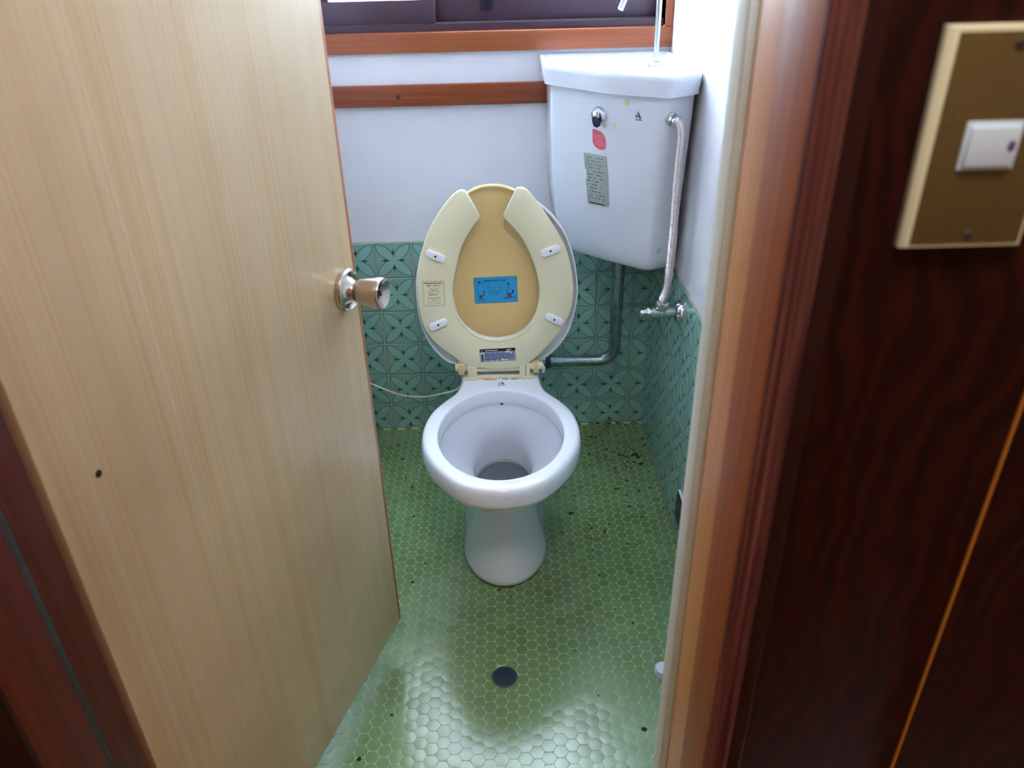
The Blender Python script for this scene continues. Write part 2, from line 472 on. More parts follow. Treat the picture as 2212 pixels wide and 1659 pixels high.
for c_ in cells:
    if c_ not in nearset: hextile(rest, c_[0], c_[1], (random.uniform(-.012, .012), random.uniform(-.012, .012)))
tag(rest.obj('hex_tiles', floor, smooth=True, angle=40), kind='stuff')
# ------------------------------------------------------------------ wall tiles
P = 0.1; G = 0.0013
def tile_mesh(u0, u1, v0, v1):
    """tile cut to u0..u1, v0..v1 of the full 0..P square; lies in local XZ facing -Y"""
    b = 0.0014; d = 0.004
    bm = bmesh.new(); uvl = bm.loops.layers.uv.new('UVMap')
    a0, a1, c0, c1 = u0 + G, u1 - G, v0 + G, v1 - G
    R = [[(a0, 0.002, c0), (a1, 0.002, c0), (a1, 0.002, c1), (a0, 0.002, c1)],
         [(a0, -d + b * .6, c0), (a1, -d + b * .6, c0), (a1, -d + b * .6, c1), (a0, -d + b * .6, c1)],
         [(a0 + b, -d, c0 + b), (a1 - b, -d, c0 + b), (a1 - b, -d, c1 - b), (a0 + b, -d, c1 - b)]]
    V = [[bm.verts.new(p) for p in r] for r in R]
    for i in (0, 1):
        for j in range(4):
            bm.faces.new([V[i][j], V[i][(j + 1) % 4], V[i + 1][(j + 1) % 4], V[i + 1][j]])
    bm.faces.new(V[2])
    for f in bm.faces:
        for l in f.loops: l[uvl].uv = (l.vert.co.x / P, l.vert.co.z / P)
    me = bpy.data.meshes.new('wall_tile'); bm.to_mesh(me); bm.free(); me.materials.append(M['wtile'])
    return me
cache = {}
def tme(*a):
    if a not in cache: cache[a] = tile_mesh(*a)
    return cache[a]
H0 = 0.0838
rows = [(H0 - P, (P - H0), P)] + [(H0 + k * P, 0, P) for k in range(5)]
def tiles(parent, org, rot, xs):
    """xs: list of (x of full tile, u0, u1) along local X"""
    ca, sa = math.cos(rot), math.sin(rot)
    for x, u0, u1 in xs:
        for z, v0, v1 in rows:
            link('wall_tile', tme(round(u0, 4), round(u1, 4), round(v0, 4), round(v1, 4)), parent,
                 (org[0] + ca * x + random.uniform(-.0002, .0002), org[1] + sa * x, z + random.uniform(-.0002, .0002)), (0, 0, rot + random.uniform(-.002, .002)))
xs = [(X0T + k * P, 0, P) for k in range(-1, 7)] + [(X0T + 7 * P, 0, XR - X0T - 7 * P - .0005), (X0T - 2 * P, XL - (X0T - 2 * P), P)]
mb = MB(M['grout']); mb.box(XL, XR, -0.0028, 0, 0, ZT + .001); mb.obj('tile_grout', wall_back)
tiles(wall_back, (0, -0.002, 0), 0, xs)
mb = MB(M['grout']); mb.box(XR - 0.0028, XR, YW, 0, 0, ZT + .001); mb.obj('tile_grout', wall_right)
ys = [(k * P + 0.006, 0, P) for k in range(13)] + [(1.306, 0, 0.0635)]
tiles(wall_right, (XR - 0.002, 0, 0), -PI / 2, ys)
mb = MB(M['grout']); mb.box(XL, XL + 0.0028, YW, 0, 0, ZT + .001); mb.obj('tile_grout', wall_left)
mbl = MB(M['wtile'])
# (left wall is hidden by the open door: its tiles are one joined band)
bm = bmesh.new(); uvl = bm.loops.layers.uv.new('UVMap')
for k in range(13):
    for z, v0, v1 in rows:
        pts = [(-(1.37 - k * P) + G, z + v0 + G), (-(1.37 - (k + 1) * P) - G, z + v0 + G), (-(1.37 - (k + 1) * P) - G, z + v1 - G), (-(1.37 - k * P) + G, z + v1 - G)]
        vs = [bm.verts.new((XL + 0.005, p[0], p[1])) for p in pts]; vb = [bm.verts.new((XL + 0.002, p[0], p[1])) for p in pts]
        f = bm.faces.new(vs)
        for l, uv in zip(f.loops, ((0, v0 / P), (1, v0 / P), (1, v1 / P), (0, v1 / P))): l[uvl].uv = uv
        for j in range(4): bm.faces.new([vs[j], vb[j], vb[(j + 1) % 4], vs[(j + 1) % 4]])
me = bpy.data.meshes.new('wall_tiles'); bm.to_mesh(me); bm.free(); me.materials.append(M['wtile'])
tag(link('wall_tiles', me, wall_left), kind='stuff')
# brown corner joint
mb = MB(newmat('corner_joint', S(140, 122, 108), 0.8)); mb.box(XR - 0.0045, XR - 0.001, -0.0062, -0.002, 0, ZT)
mb.obj('corner_joint', wall_back)

# ------------------------------------------------------------------ window
win = bpy.data.objects.new('window_1', None); COL.objects.link(win); win['kind'] = 'structure'
win.location = (0, 0, 0)
mb = MB(M['rail_wood']); mb.box(XL + .001, 0.4145, -0.014, 0.115, 1.047, WZ0); mb.obj('window_sill', win, bevel=0.002)
mb = MB(M['sash_wood']); mb.box(0.385, 0.4145 if 0.4145 < XR else XR - .001, -0.012, 0.115, WZ0 + .0005, WZ1); mb.obj('window_casing', win, bevel=0.002)
mb = MB(M['sash_wood']); mb.box(XL + .001, WX0 + .01, -0.012, 0.115, WZ0 + .0005, WZ1); mb.obj('window_casing', win, bevel=0.002)
mb = MB(M['rail_wood']); mb.box(XL + .001, XR - .001, -0.012, 0.115, WZ1 + .0005, WZ1 + .04); mb.obj('window_head', win, bevel=0.002)
mb = MB(M['bronze']); mb.box(-0.429, 0.3845, 0.014, 0.10, WZ0 + .0003, WZ0 + .016); mb.obj('window_track', win)
def sash(x0, x1, y0, y1, nm):
    mb = MB(M['bronze']); z0, z1 = WZ0 + .0165, WZ1 - .002
    mb.box(x0, x1, y0, y1, z0, z0 + .050); mb.box(x0, x1, y0, y1, z1 - .035, z1)
    mb.box(x0, x0 + .032, y0, y1, z0 + .05, z1 - .035); mb.box(x1 - .032, x1, y0, y1, z0 + .05, z1 - .035)
    f = mb.obj('window_sash', win, bevel=0.0015)
    mb = MB(M['frost']); mb.box(x0 + .031, x1 - .031, (y0 + y1) / 2 - .002, (y0 + y1) / 2 + .002, z0 + .049, z1 - .034)
    mb.obj('window_pane', f)
sash(-0.428, -0.150, 0.022, 0.048, 'l')
sash(-0.190, 0.3835, 0.056, 0.082, 'r')
mb = MB(M['dark_metal']); mb.box(-0.045, -0.015, 0.040, 0.0555, 1.132, 1.156); mb.tube([(-0.030, .046, 1.146), (-0.030, .034, 1.152), (-0.030, 0.030, 1.176)], .006, 10)
mb.obj('window_latch', win, smooth=True)
# wooden rail under the window
mb = MB(M['rail_wood']); mb.box(XL + .001, XR - .001, -0.018, 0, 0.9285, 0.977)
tr1 = tag(mb.obj('trim_1', bevel=0.002), kind='structure')
mb = MB(newmat('dark_knot', S(62, 30, 18), 0.6)); mb.lathe([(0, .0062), (.0006, .005)], (-0.248, -0.018, 0.9505), (0, -1, 0), 14); mb.obj('knot', tr1)

# ------------------------------------------------------------------ door frame (jambs)
fr = bpy.data.objects.new('trim_2', None); COL.objects.link(fr); fr['kind'] = 'structure'
fr.location = (0, 0, 0)
def jb(name, mat, x0, x1, y0, y1, z0=0.08, z1=OZ, bv=0.0015, label=None):
    mb = MB(M[mat]); mb.box(x0, x1, y0, y1, z0, z1); o = mb.obj(name, fr, bevel=bv)
    if label: o['label'] = label
    return o
# right side, from the hall inwards
jb('casing_strip', 'jamb_dark', 0.1765, 0.1895, -1.5620, -1.5405)
jb('jamb_face', 'jamb_purple', 0.1572, 0.1762, -1.5660, -1.5615, label='worn purplish brown jamb face')
jb('door_stop', 'jamb_brown', 0.1570, 0.1762, -1.5610, -1.5030, bv=0.001)
jb('jamb_board', 'jamb_orange', 0.1690, 0.1918, -1.5020, -1.4206, label='light orange brown jamb board')
jb('seal_strip', 'ivory_tan', 0.1682, 0.1918, -1.4203, -1.3975, label='tan strip')
jb('seal_strip', 'ivory', 0.1672, 0.1918, -1.3972, -1.3700, label='ivory strip')
# left side
jb('jamb_face', 'jamb_dark', -0.4500, -0.4042, -1.5660, -1.5615)
jb('door_stop', 'jamb_red', -0.4500, -0.4040, -1.5610, -1.4935)
jb('seal_strip', 'gasket', -0.4500, -0.4065, -1.4930, -1.4835)
jb('jamb_board', 'jamb_red', -0.4500, -0.4130, -1.4830, -1.4330)
jb('jamb_board', 'jamb_brown', -0.4500, -0.4330, -1.4325, -1.3700)
# head and sill
jb('head_jamb', 'jamb_brown', -0.4500, 0.1918, -1.5660, -1.3700, OZ + .0005, OZ + .03)
jb('sill', 'jamb_brown', -0.4500, 0.1918, -1.5600, -1.3700, 0.0, 0.0795)

# ------------------------------------------------------------------ door leaf
ang = math.atan2(0.949, 0.314)
HX, HY = -0.4215, -1.4155
door = bpy.data.objects.new('door_1', None); COL.objects.link(door); door['kind'] = 'structure'
door.location = (HX, HY, 0.083); door.rotation_euler = (0, 0, ang)
# local: x along the leaf, y = +: away from the visible (hall) face; visible face is at y=0
# normal of visible face in world (.949,-.314) = local -y
WD = 0.603
Z0D = 0.0
mb = MB(M['door']); mb.box(0.004, WD - 0.010, 0.0, 0.034, 0.0, 1.925)
mb.obj('door_leaf', door, bevel=0.0008)
mb = MB(M['door_edge'])
mb.add([(WD - .010, 0.0002, 0), (WD, 0.002, 0), (WD, .034, 0), (WD - .010, .034, 0), (WD - .010, 0.0002, 1.925), (WD, 0.002, 1.925), (WD, .034, 1.925), (WD - .010, .034, 1.925)],
       [(0, 1, 5, 4), (1, 2, 6, 5), (2, 3, 7, 6), (3, 0, 4, 7), (0, 3, 2, 1), (4, 5, 6, 7)])
o = mb.obj('edge_band', door); o['label'] = 'reddish brown edge band'
mb = MB(newmat('nail_hole', S(30, 12, 8), 0.9)); mb.lathe([(0, .0042), (.0003, .0036)], (0.0605, 0.0, 0.745), (0, -1, 0), 12)
mb.obj('nail_hole', door)
# knob
KX, KZ = 0.5592, 0.7345
kn = bpy.data.objects.new('door_knob', None); COL.objects.link(kn); kn.parent = door; kn.location = (KX, 0, KZ)
A = (0, -1, 0)
mb = MB(M['steel']); mb.lathe([(0, .0325), (.0075, .0325), (.0100, .0310), (.0112, .0290), (.0085, .0265), (.0075, .0235), (.0095, .0195), (.018, .0135), (.020, .0125)], (0, 0, 0), A, 48)
mb.obj('rose', kn, smooth=True, angle=30)
for s_ in (1, -1):
    mb = MB(M['dark_metal'], M['chrome']); mb.lathe([(0.0065, .0036), (.0092, .0036)], (0.010 * s_, 0, 0.0225 * s_), A, 14)
    mb.lathe([(0.0085, .0018), (.0102, .0013)], (0.010 * s_, 0, 0.0225 * s_), A, 10, mi=1); mb.obj('screw', kn, smooth=True)
mb = MB(M['steel'], M['black'])
mb.lathe([(.0192, .0118), (.0210, .0118), (.0211, .0165), (.025, .0185), (.032, .0200), (.048, .0228), (.0585, .0242), (.0625, .0243), (.0650, .0232), (.0655, .0218), (.0615, .0160), (.0590, .0100), (.0585, .0050)], (0, 0, 0), A, 56)
mb.obj('handle', kn, smooth=True, angle=30)
mb = MB(M['dark_metal'])
for a0, a1 in ((1.75, 2.35), (2.65, 3.2)):
    pts = [(-math.cos(a0 + (a1 - a0) * k / 6) * -.0155, -.0625, math.sin(a0 + (a1 - a0) * k / 6) * .0155) for k in range(7)]
    mb.tube(pts, .0021, 8)
mb.tube([(0, -.0600, .004), (0, -.0600, -.004)], .0012, 8)
mb.obj('lock_slot', kn, smooth=True)

# ------------------------------------------------------------------ toilet
TX = -0.0205
toilet = thing('toilet', 'white ceramic toilet with its cream seat raised, on green mosaic floor', 'toilet', (TX, -0.55, 0))
TO = Vector((TX, -0.55, 0))
def W(x, y, z): return (x - TO.x, y - TO.y, z)
half = [(-.316, .070), (-.322, .086), (-.340, .0925), (-.377, .0935), (-.418, .0965), (-.4586, .1065), (-.4924, .1300), (-.5358, .1535), (-.584, .1655), (-.635, .1672), (-.680, .1605), (-.722, .1445), (-.762, .1205), (-.800, .0880), (-.824, .0480), (-.8320, .0)]
N = 96
def outline(h, n=N):
    """closed outline, starts at the back centre, goes round the right side"""
    pts = [(0.0, h[0][0])] + [(w, y) for y, w in h]
    r = spline([(a, b, 0) for a, b in pts], n // 2 + 1)
    return [(p.x, p.y) for p in r] + [(-p.x, p.y) for p in r[-2:0:-1]]
rim = outline(half)
def ped_ring(a, yf, yb, yc):
    h = [(yb, a * 0.78), (yb - .012, a * .93), (yb - .05, a)]
    k = 10
    h2 = [(yc - (yc - yf) * math.sin(PI / 2 * i / k), a * math.cos(PI / 2 * i / k)) for i in range(k + 1)]
    return outline(h + [(yy, ww) for yy, ww in h2])
def offs(o, d):
    out = []
    n = len(o)
    for i in range(n):
        x0, y0 = o[i - 1]; x1, y1 = o[(i + 1) % n]
        l = math.hypot(x1 - x0, y1 - y0) or 1
        out.append((o[i][0] - (y1 - y0) / l * d * SGN, o[i][1] + (x1 - x0) / l * d * SGN))
    return out
SGN = 1
tst = offs(rim, 0.01)
if min(p[1] for p in tst) < min(p[1] for p in rim): SGN = -1   # make offs() shrink
def blend(a, b, t): return [(p[0] * (1 - t) + q_[0] * t, p[1] * (1 - t) + q_[1] * t) for p, q_ in zip(a, b)]
base0 = ped_ring(.1010, -.690, -.315, -.545)
base1 = ped_ring(.0965, -.687, -.315, -.545)
mid = ped_ring(.0770, -.660, -.322, -.545)
neck = ped_ring(.0690, -.636, -.330, -.540)
outer = [(base0, 0.0), (base0, .006), (base1, .030), (ped_ring(.0865, -.674, -.325, -.545), .07), (mid, .115), (neck, .165), (ped_ring(.0680, -.636, -.330, -.540), .192),
         (blend(neck, rim, .10), .210), (blend(neck, rim, .26), .226), (blend(neck, rim, .46), .250), (blend(neck, rim, .66), .280), (blend(neck, rim, .80), .303), (offs(rim, .0150), .326), (offs(rim, .0125), .3385), (offs(rim, .0110), .3400), (offs(rim, .0030), .3415), (offs(rim, .0008), .3440),
         (offs(rim, .0), .352), (rim, .364), (offs(rim, .0015), .374), (offs(rim, .0055), .3815), (offs(rim, .0115), .3848)]
def ell(a, b, yc, n=N, egg=0.0):
    o = []
    for i in range(n):
        t_ = 2 * PI * i / n
        x = a * math.sin(t_); y = yc + b * math.cos(t_)
        x *= 1 + egg * math.cos(t_)
        o.append((x, y))
    return o
inner = [(ell(.1355, .1725, -.6245), .3850), (ell(.1322, .1690, -.6245), .3840), (ell(.1306, .1672, -.6245), .3805), (ell(.1300, .1670, -.6260), .366), (ell(.1292, .1672, -.6255), .350),
         (ell(.1315, .1705, -.6250), .3465), (ell(.1320, .1705, -.6245), .340), (ell(.1265, .1625, -.620), .310), (ell(.1130, .1440, -.600), .284), (ell(.0940, .1170, -.570), .256), (ell(.0765, .0930, -.541), .236), (ell(.0680, .0820, -.526), .224), (ell(.0635, .0775, -.519), .205), (ell(.0610, .0755, -.516), .140), (ell(.045, .055, -.515), .110), (ell(.01, .01, -.515), .105)]
mb = MB(M['ceramic'])
mb.rings([[(x, y + 0.55, z) for x, y in o_] for o_, z in outer + inner], 0)
body = mb.obj('bowl', toilet, smooth=True, angle=60, subsurf=1)
mb = MB(M['water']); mb.rings([[(x, y + 0.55, .1760) for x, y in ell(.0622, .0757, -.5165)], [(x, y + 0.55, .1750) for x, y in ell(.0618, .0752, -.5165)]], 0)
mb.obj('water', toilet)
mb = MB(M['stainarc'])
e1 = ell(.0632, .0767, -.517); 
pts = [(x * 0.972, (y + .517) * 0.972 - .517 + 0.55, .1820 + .0012 * math.sin(i * 1.7)) for i, (x, y) in enumerate(e1[:26] + [])]
pts = [(-p[0], p[1], p[2]) for p in pts[:0:-1]] + pts
mb.tube(pts, .0009, 6); mb.obj('water_stain', toilet, smooth=True)
mb = MB(newmat('hole_shadow', S(88, 84, 60), 0.7)); mb.lathe([(0, .0048), (.0012, .0032)], (0.002, -.4562 + .55, .3485), (0, -1, -.25), 14); mb.obj('rinse_hole', toilet, smooth=True)
# emblem on the deck: slanted triangle with a dot and a base line
mb = MB(M['black'])
fn = lambda u, v: (0.001 + u, -0.4285 + 0.55 + v, .3856)
mb.add([fn(-.0005, .0085), fn(.0025, .0085), fn(.0085, -.0035), fn(.0040, -.0035)], [(0, 1, 2, 3)])
mb.add([fn(-.0030 + .0022 * math.cos(k * PI / 4), -.0002 + .0026 * math.sin(k * PI / 4)) for k in range(8)], [list(range(8))])
quad(mb, fn, -.0080, .0098, -.0078, -.0062, 0)
mb.obj('emblem', toilet)

# --- seat and lid planes
TH = math.radians(7)
SP = Vector((-0.018, -0.405, 0.385))
SU = Vector((0, math.sin(TH), math.cos(TH))); SN = Vector((0, -math.cos(TH), math.sin(TH)))   # SN faces the viewer side
def sp(a, b, d=0.0):
    """point of the seat plane: a across (absolute from the hinge line centre), b up, d behind"""
    p = SP + Vector((a + 0.0, 0, 0)) + SU * b - SN * d
    return tuple(p - TO)
SO = [(-.0793, .0333), (-.1039, .0529), (-.1309, .0747), (-.1547, .0993), (-.1711, .1263), (-.1795, .1644), (-.1815, .2050), (-.1794, .2437), (-.1709, .2876), (-.1574, .3277), (-.1406, .3618), (-.1175, .3952), (-.0960, .4200), (-.0850, .4300), (-.0745, .4345), (-.0655, .4325)]
SOr = [(.0457, .0272), (.0640, .0365), (.0915, .0593), (.1199, .0884), (.1451, .1232), (.1616, .1605), (.1669, .2033), (.1639, .2454), (.1501, .3006), (.1314, .3387), (.1012, .3869), (.0780, .4180), (.0690, .4290), (.0590, .4360), (.0460, .4360)]
SI = [(-.0034, .0979), (-.0313, .1017), (-.0588, .1143), (-.0828, .1384), (-.0954, .1620), (-.1019, .1966), (-.1017, .2248), (-.0913, .2690), (-.0800, .3068), (-.0654, .3333), (-.0483, .3594), (-.0388, .3700), (-.0362, .3765)]
SIr = [(-.0034, .0979), (.0247, .1030), (.0501, .1141), (.0700, .1341), (.0842, .1627), (.0901, .1969), (.0890, .2251), (.0826, .2587), (.0722, .2891), (.0593, .3166), (.0438, .3410), (.0257, .3614), (.0170, .3705), (.0148, .3760)]
def d3(l): return [(a, b, 0) for a, b in l]
NS = 56
Lo = spline(d3([(-.018, .0225)] + SO), NS); Ro = spline(d3([(-.018, .0225)] + SOr), NS)
Li = spline(d3(SI), NS); Ri = spline(d3(SIr), NS)
O_ = Lo[::-1] + Ro[1:]; I_ = Li[::-1] + Ri[1:]
mb = MB(M['cream'], M['white_pl'])
rs = []
for o_, i_ in zip(O_, I_):
    wv = i_ - o_; Wd = wv.length; wv = wv / Wd
    prof = [(.0035, .0002), (Wd * .5, 0), (Wd - .0035, .0002), (Wd - .0008, .002), (Wd, .006), (Wd + .0006, .014), (Wd - .006, .0225), (Wd * .5, .0265), (.010, .0235), (.001, .016), (0, .006), (.0008, .002)]
    rs.append([sp(*(o_ + wv * w_)[:2], d) for w_, d in [(p[0], p[1]) for p in prof]])
k0 = len(mb.v); n = 12
for r in rs: mb.v += r
for i in range(len(rs) - 1):
    for j in range(n):
        j2 = (j + 1) % n
        mb.f.append([i * n + j, i * n + j2, (i + 1) * n + j2, (i + 1) * n + j]); mb.mi.append(0 if j in (0, 1, 2, 3, 8, 9, 10, 11) else 1)
mb.f.append(list(range(n))[::-1]); mb.mi.append(1)
mb.f.append([(len(rs) - 1) * n + j for j in range(n)]); mb.mi.append(1)
# hinge bracket moulded to the seat foot
def pbox(mb, a0, a1, b0, b1, d0, d1, mi=0):
    vs = [sp(a, b, d) for d in (d0, d1) for b in (b0, b1) for a in (a0, a1)]
    mb.add(vs, [(0, 2, 3, 1), (4, 5, 7, 6), (0, 1, 5, 4), (1, 3, 7, 5), (3, 2, 6, 7), (2, 0, 4, 6)], mi)
sx0 = 0.018   # bracket coordinates are world x, sp() adds SP.x
SEATSHIFT = 0.018
def spw(x, b, d=0.0): return sp(x + SEATSHIFT, b, d)
seat = mb.obj('seat', toilet, smooth=True, angle=50)
mb = MB(M['cream'])
pbox(mb, -.0700, -.0560, .0030, .0420, .0005, .012); pbox(mb, .0420, .0560, .0030, .0360, .0005, .012)
pbox(mb, -.0700, .0560, .0000, .0085, .0005, .010)
mb.obj('hinge_bracket', seat, bevel=0.0015)
# dark edging groove + peeling seam round the opening foot
mb = MB(newmat('seam_brown', S(176, 146, 110), 0.6))
arc = [(a, b) for a, b in SI[:5]][::-1] + SIr[1:4]
mb.tube([sp(a * 1.045, .205 + (b - .205) * 1.06, -.0001) for a, b in arc], .0004, 6)
mb.obj('seam_line', seat)
# bumpers
for ca, cb, rot_ in ((-.1355, .2942, -.41), (-.1386, .1378, .37), (.1155, .2995, .33), (.1232, .1428, -.47)):
    mb = MB(M['rubber_w'], M['screw'])
    def cap(s, d):
        out = []
        for k in range(24):
            t_ = 2 * PI * k / 24
            x = (.0135 if math.cos(t_) >= 0 else -.0135) + .0088 * s * math.cos(t_); y = .0088 * s * math.sin(t_)
            out.append(sp(ca + x * math.cos(rot_) - y * math.sin(rot_), cb + x * math.sin(rot_) + y * math.cos(rot_), d))
        return out
    mb.rings([cap(1, .002), cap(1, -.0045), cap(.93, -.0060), cap(.8, -.0066)], 0)
    cen = Vector(sp(ca, cb, -.0066))
    mb.lathe([(0, .0027), (.0004, .0024)], cen, SN, 14, mi=1)
    mb.obj('bumper', seat, smooth=True, angle=50)
# instruction print on the seat, left flank
rnd = random.Random(3)
mb = MB(M['greyink'])
fn = lambda u, v: sp(-.1680 + u, .1816 + v, -.0004)
w_, h_ = .0470, .0562
for pts in (((0, 0), (w_, 0)), ((w_, 0), (w_, h_)), ((w_, h_), (0, h_)), ((0, h_), (0, 0))): stroke(mb, fn, pts, .0006, 0)
scribble_line(mb, fn, .003, w_ - .003, h_ - .0045, .0036, 0, rnd, .95)
scribble_line(mb, fn, .006, w_ - .006, h_ - .0100, .0030, 0, rnd, .8)
scribble_line(mb, fn, .010, w_ - .012, .0255, .0028, 0, rnd, .85)
stroke(mb, fn, [(.010, .029), (.037, .042)], .0006, 0); stroke(mb, fn, [(.012, .042), (.036, .0285)], .0006, 0)
stroke(mb, fn, [(.012, .031), (.018, .036), (.024, .034), (.034, .037), (.037, .033), (.026, .030), (.012, .031)], .0005, 0)
stroke(mb, fn, [(.016, .037), (.022, .040), (.030, .040)], .0005, 0)
stroke(mb, fn, [(.010, .019), (.035, .019), (.037, .006), (.011, .0035), (.010, .019)], .0005, 0)
stroke(mb, fn, [(.010, .004), (.036, .021)], .0006, 0); stroke(mb, fn, [(.012, .021), (.036, .003)], .0006, 0)
stroke(mb, fn, [(.014, .015), (.020, .017), (.028, .015), (.033, .016)], .0005, 0)
mb.obj('instruction_print', seat)
# nameplate
mb = MB(M['plate_k'], M['plate_b'], M['plate_w'], M['cream'])
P0 = Vector((-.0476, .0433)); th = math.radians(1.6)
def fn(u, v, d=-.0006): return sp(P0.x + u * math.cos(th) - v * math.sin(th), P0.y + u * math.sin(th) + v * math.cos(th), d)
w_, h_ = .0820, .0312
f3 = lambda d: (lambda u, v: fn(u, v, d))
quad(mb, f3(-.0004), 0, w_, 0, h_, 0)
quad(mb, f3(-.0005), .0012, w_ - .0012, .0012, .0235, 2)
quad(mb, f3(-.0006), .0100, w_ - .0025, .0022, .0226, 1)
quad(mb, f3(-.0006), .0030, .0085, .0018, .0190, 0)
for v in (.0155, .0105, .0050): quad(mb, f3(-.0008), .0048, .0066, v - .0009, v + .0009, 1)
quad(mb, f3(-.0008), .0040, .0058, .0258, .0280, 2)
scribble_line(mb, f3(-.0008), .013, .041, .0273, .0034, 2, rnd, .95)
scribble_line(mb, f3(-.0008), .062, .078, .0273, .0030, 2, rnd, .9)
for v, a0, a1 in ((.0195, .013, .045), (.0160, .012, .070), (.0125, .014, .074), (.0090, .012, .072), (.0056, .012, .060)): scribble_line(mb, f3(-.0008), a0, a1, v, .0018, 0, rnd, .5)
for cx, cy, r in ((.064, .0225, .005), (.072, .0200, .003), (.052, .0034, .0045), (.040, .0030, .003), (.060, .0028, .004), (.026, .0022, .003)):
    mb.add([f3(-.0009)(cx + r * rnd.uniform(.7, 1.3) * math.cos(k * PI / 5), max(.0013, cy + r * .5 * rnd.uniform(.6, 1.3) * math.sin(k * PI / 5))) for k in range(10)], [list(range(10))], 3)
o = mb.obj('nameplate', seat); o['label'] = 'worn dark blue and black nameplate'

# lid
LP = [(-.0983, .0242), (-.1267, .0328), (-.1457, .0518), (-.1642, .0768), (-.1789, .1134), (-.1865, .1550), (-.1885, .2045), (-.1840, .2450), (-.1730, .2870), (-.1570, .3265), (-.1350, .3600), (-.1080, .3900), (-.0860, .4090), (-.0623, .4251), (-.0380, .4365), (-.0063, .4400), (.0200, .4365), (.0409, .4282), (.0672, .4166), (.1041, .3894), (.1308, .3621), (.1524, .3265), (.1690, .2794), (.1785, .2229), (.1794, .1856), (.1728, .1450), (.1617, .1067), (.1418, .0710), (.1188, .0472), (.0956, .0330), (.0600, .0210), (.0000, .0150), (-.0600, .0170)]
LL = spline(d3(LP), 96, True)
cenL = Vector((-.004, .22, 0))
mb = MB(M['white_pl'], M['tan_pl'], M['tan_rim'])
def lring(s, d): return [sp(cenL.x + (p.x - cenL.x) * s, cenL.y + (p.y - cenL.y) * s, d) for p in LL]
RR = [lring(.05, .0640), lring(.5, .0630), lring(.82, .0590), lring(.93, .0540), lring(.975, .0480), lring(.997, .0400), lring(1.0, .0340), lring(.995, .0305), lring(.982, .0295), lring(.972, .0310), lring(.966, .0350), lring(.945, .0420), lring(.90, .0450), lring(.5, .0455), lring(.05, .0455)]
mis = [0] * 12 + [1] * 2
mb.rings(RR, 0, True, True, mis)
# yellowed rim near the top of the lid
for i in range(len(mb.f)):
    if 6 * 96 <= i < 12 * 96:
        p = LL[i % 96]
        if p.y > (.412 if i < 9 * 96 else .395): mb.mi[i] = 2 if i < 9 * 96 else 1
lid = mb.obj('lid', toilet, smooth=True, angle=60)
# blue sticker on the lid
mb = MB(M['blue'], M['ink'], M['ink_red'], M['white_pl'])
P1 = Vector((-.0558, .1700)); th1 = math.radians(1.3)
def fb(d): return lambda u, v: sp(P1.x + u * math.cos(th1) - v * math.sin(th1), P1.y + u * math.sin(th1) + v * math.cos(th1), d)
w_, h_ = .0985, .0608
quad(mb, fb(.0448), 0, w_, 0, h_, 1); quad(mb, fb(.0447), .0006, w_ - .0006, .0006, h_ - .0006, 0)
f_ = fb(.0445)
text_faces(mb, '洋風便器の使い方', .0062, lambda x, y: f_(w_ * .49 + x, .0515 + y), 1, bold=.00016)
text_faces(mb, '男子小用', .0036, lambda x, y: f_(.0165 + x, .0065 + y), 1)
text_faces(mb, '大便および女子小用', .0032, lambda x, y: f_(.0790 + x, .0085 + y), 1)
for v, a0, a1 in ((.0435, .030, .066), (.0375, .030, .064), (.0315, .030, .066), (.0260, .034, .064), (.0200, .032, .058)): scribble_line(mb, f_, a0, a1, v, .0016, 1, rnd, .6)
# standing figure with seat up / sitting figure
stroke(mb, f_, [(.0130, .048), (.0095, .042), (.0080, .025), (.0078, .013)], .0007, 1); stroke(mb, f_, [(.0130, .048), (.0170, .047), (.0220, .043), (.0225, .036)], .0006, 1)
mb.add([f_(.0130 + .0024 * math.cos(k * PI / 5), .0500 + .0024 * math.sin(k * PI / 5)) for k in range(10)], [list(range(10))], 1)
mb.add([f_(.0095, .0200), f_(.0190, .0200), f_(.0170, .0110), f_(.0115, .0110)], [(0, 1, 2, 3)], 2)
mb.add([f_(.0190, .0195), f_(.0225, .0310), f_(.0240, .0300), f_(.0205, .0185)], [(0, 1, 2, 3)], 1)
quad(mb, f_, .0070, .0200, .0100, .0108, 1)
mb.add([f_(.0785 + .0026 * math.cos(k * PI / 5), .0440 + .0026 * math.sin(k * PI / 5)) for k in range(10)], [list(range(10))], 1)
mb.add([f_(.0785 + .0018 * math.cos(k * PI / 5), .0440 + .0018 * math.sin(k * PI / 5)) for k in range(10)], [list(range(10))], 0)
stroke(mb, f_, [(.0785, .041), (.0765, .034), (.0755, .026), (.0790, .024)], .0007, 1); stroke(mb, f_, [(.0785, .041), (.0815, .034), (.0820, .026)], .0006, 1)
stroke(mb, f_, [(.0755, .026), (.0730, .018), (.0715, .012)], .0007, 1)
mb.add([f_(.0750, .0220), f_(.0850, .0220), f_(.0840, .0125), f_(.0765, .0125)], [(0, 1, 2, 3)], 2)
mb.add([f_(.0850, .0200), f_(.0875, .0300), f_(.0905, .0290), f_(.0875, .0190)], [(0, 1, 2, 3)], 1)
quad(mb, f_, .0690, .0920, .0112, .0120, 1)
for v in (.030, .058): quad(mb, f_, .0, .0, v, v, 1)
o = mb.obj('sticker', lid); o['label'] = 'bright blue usage sticker'
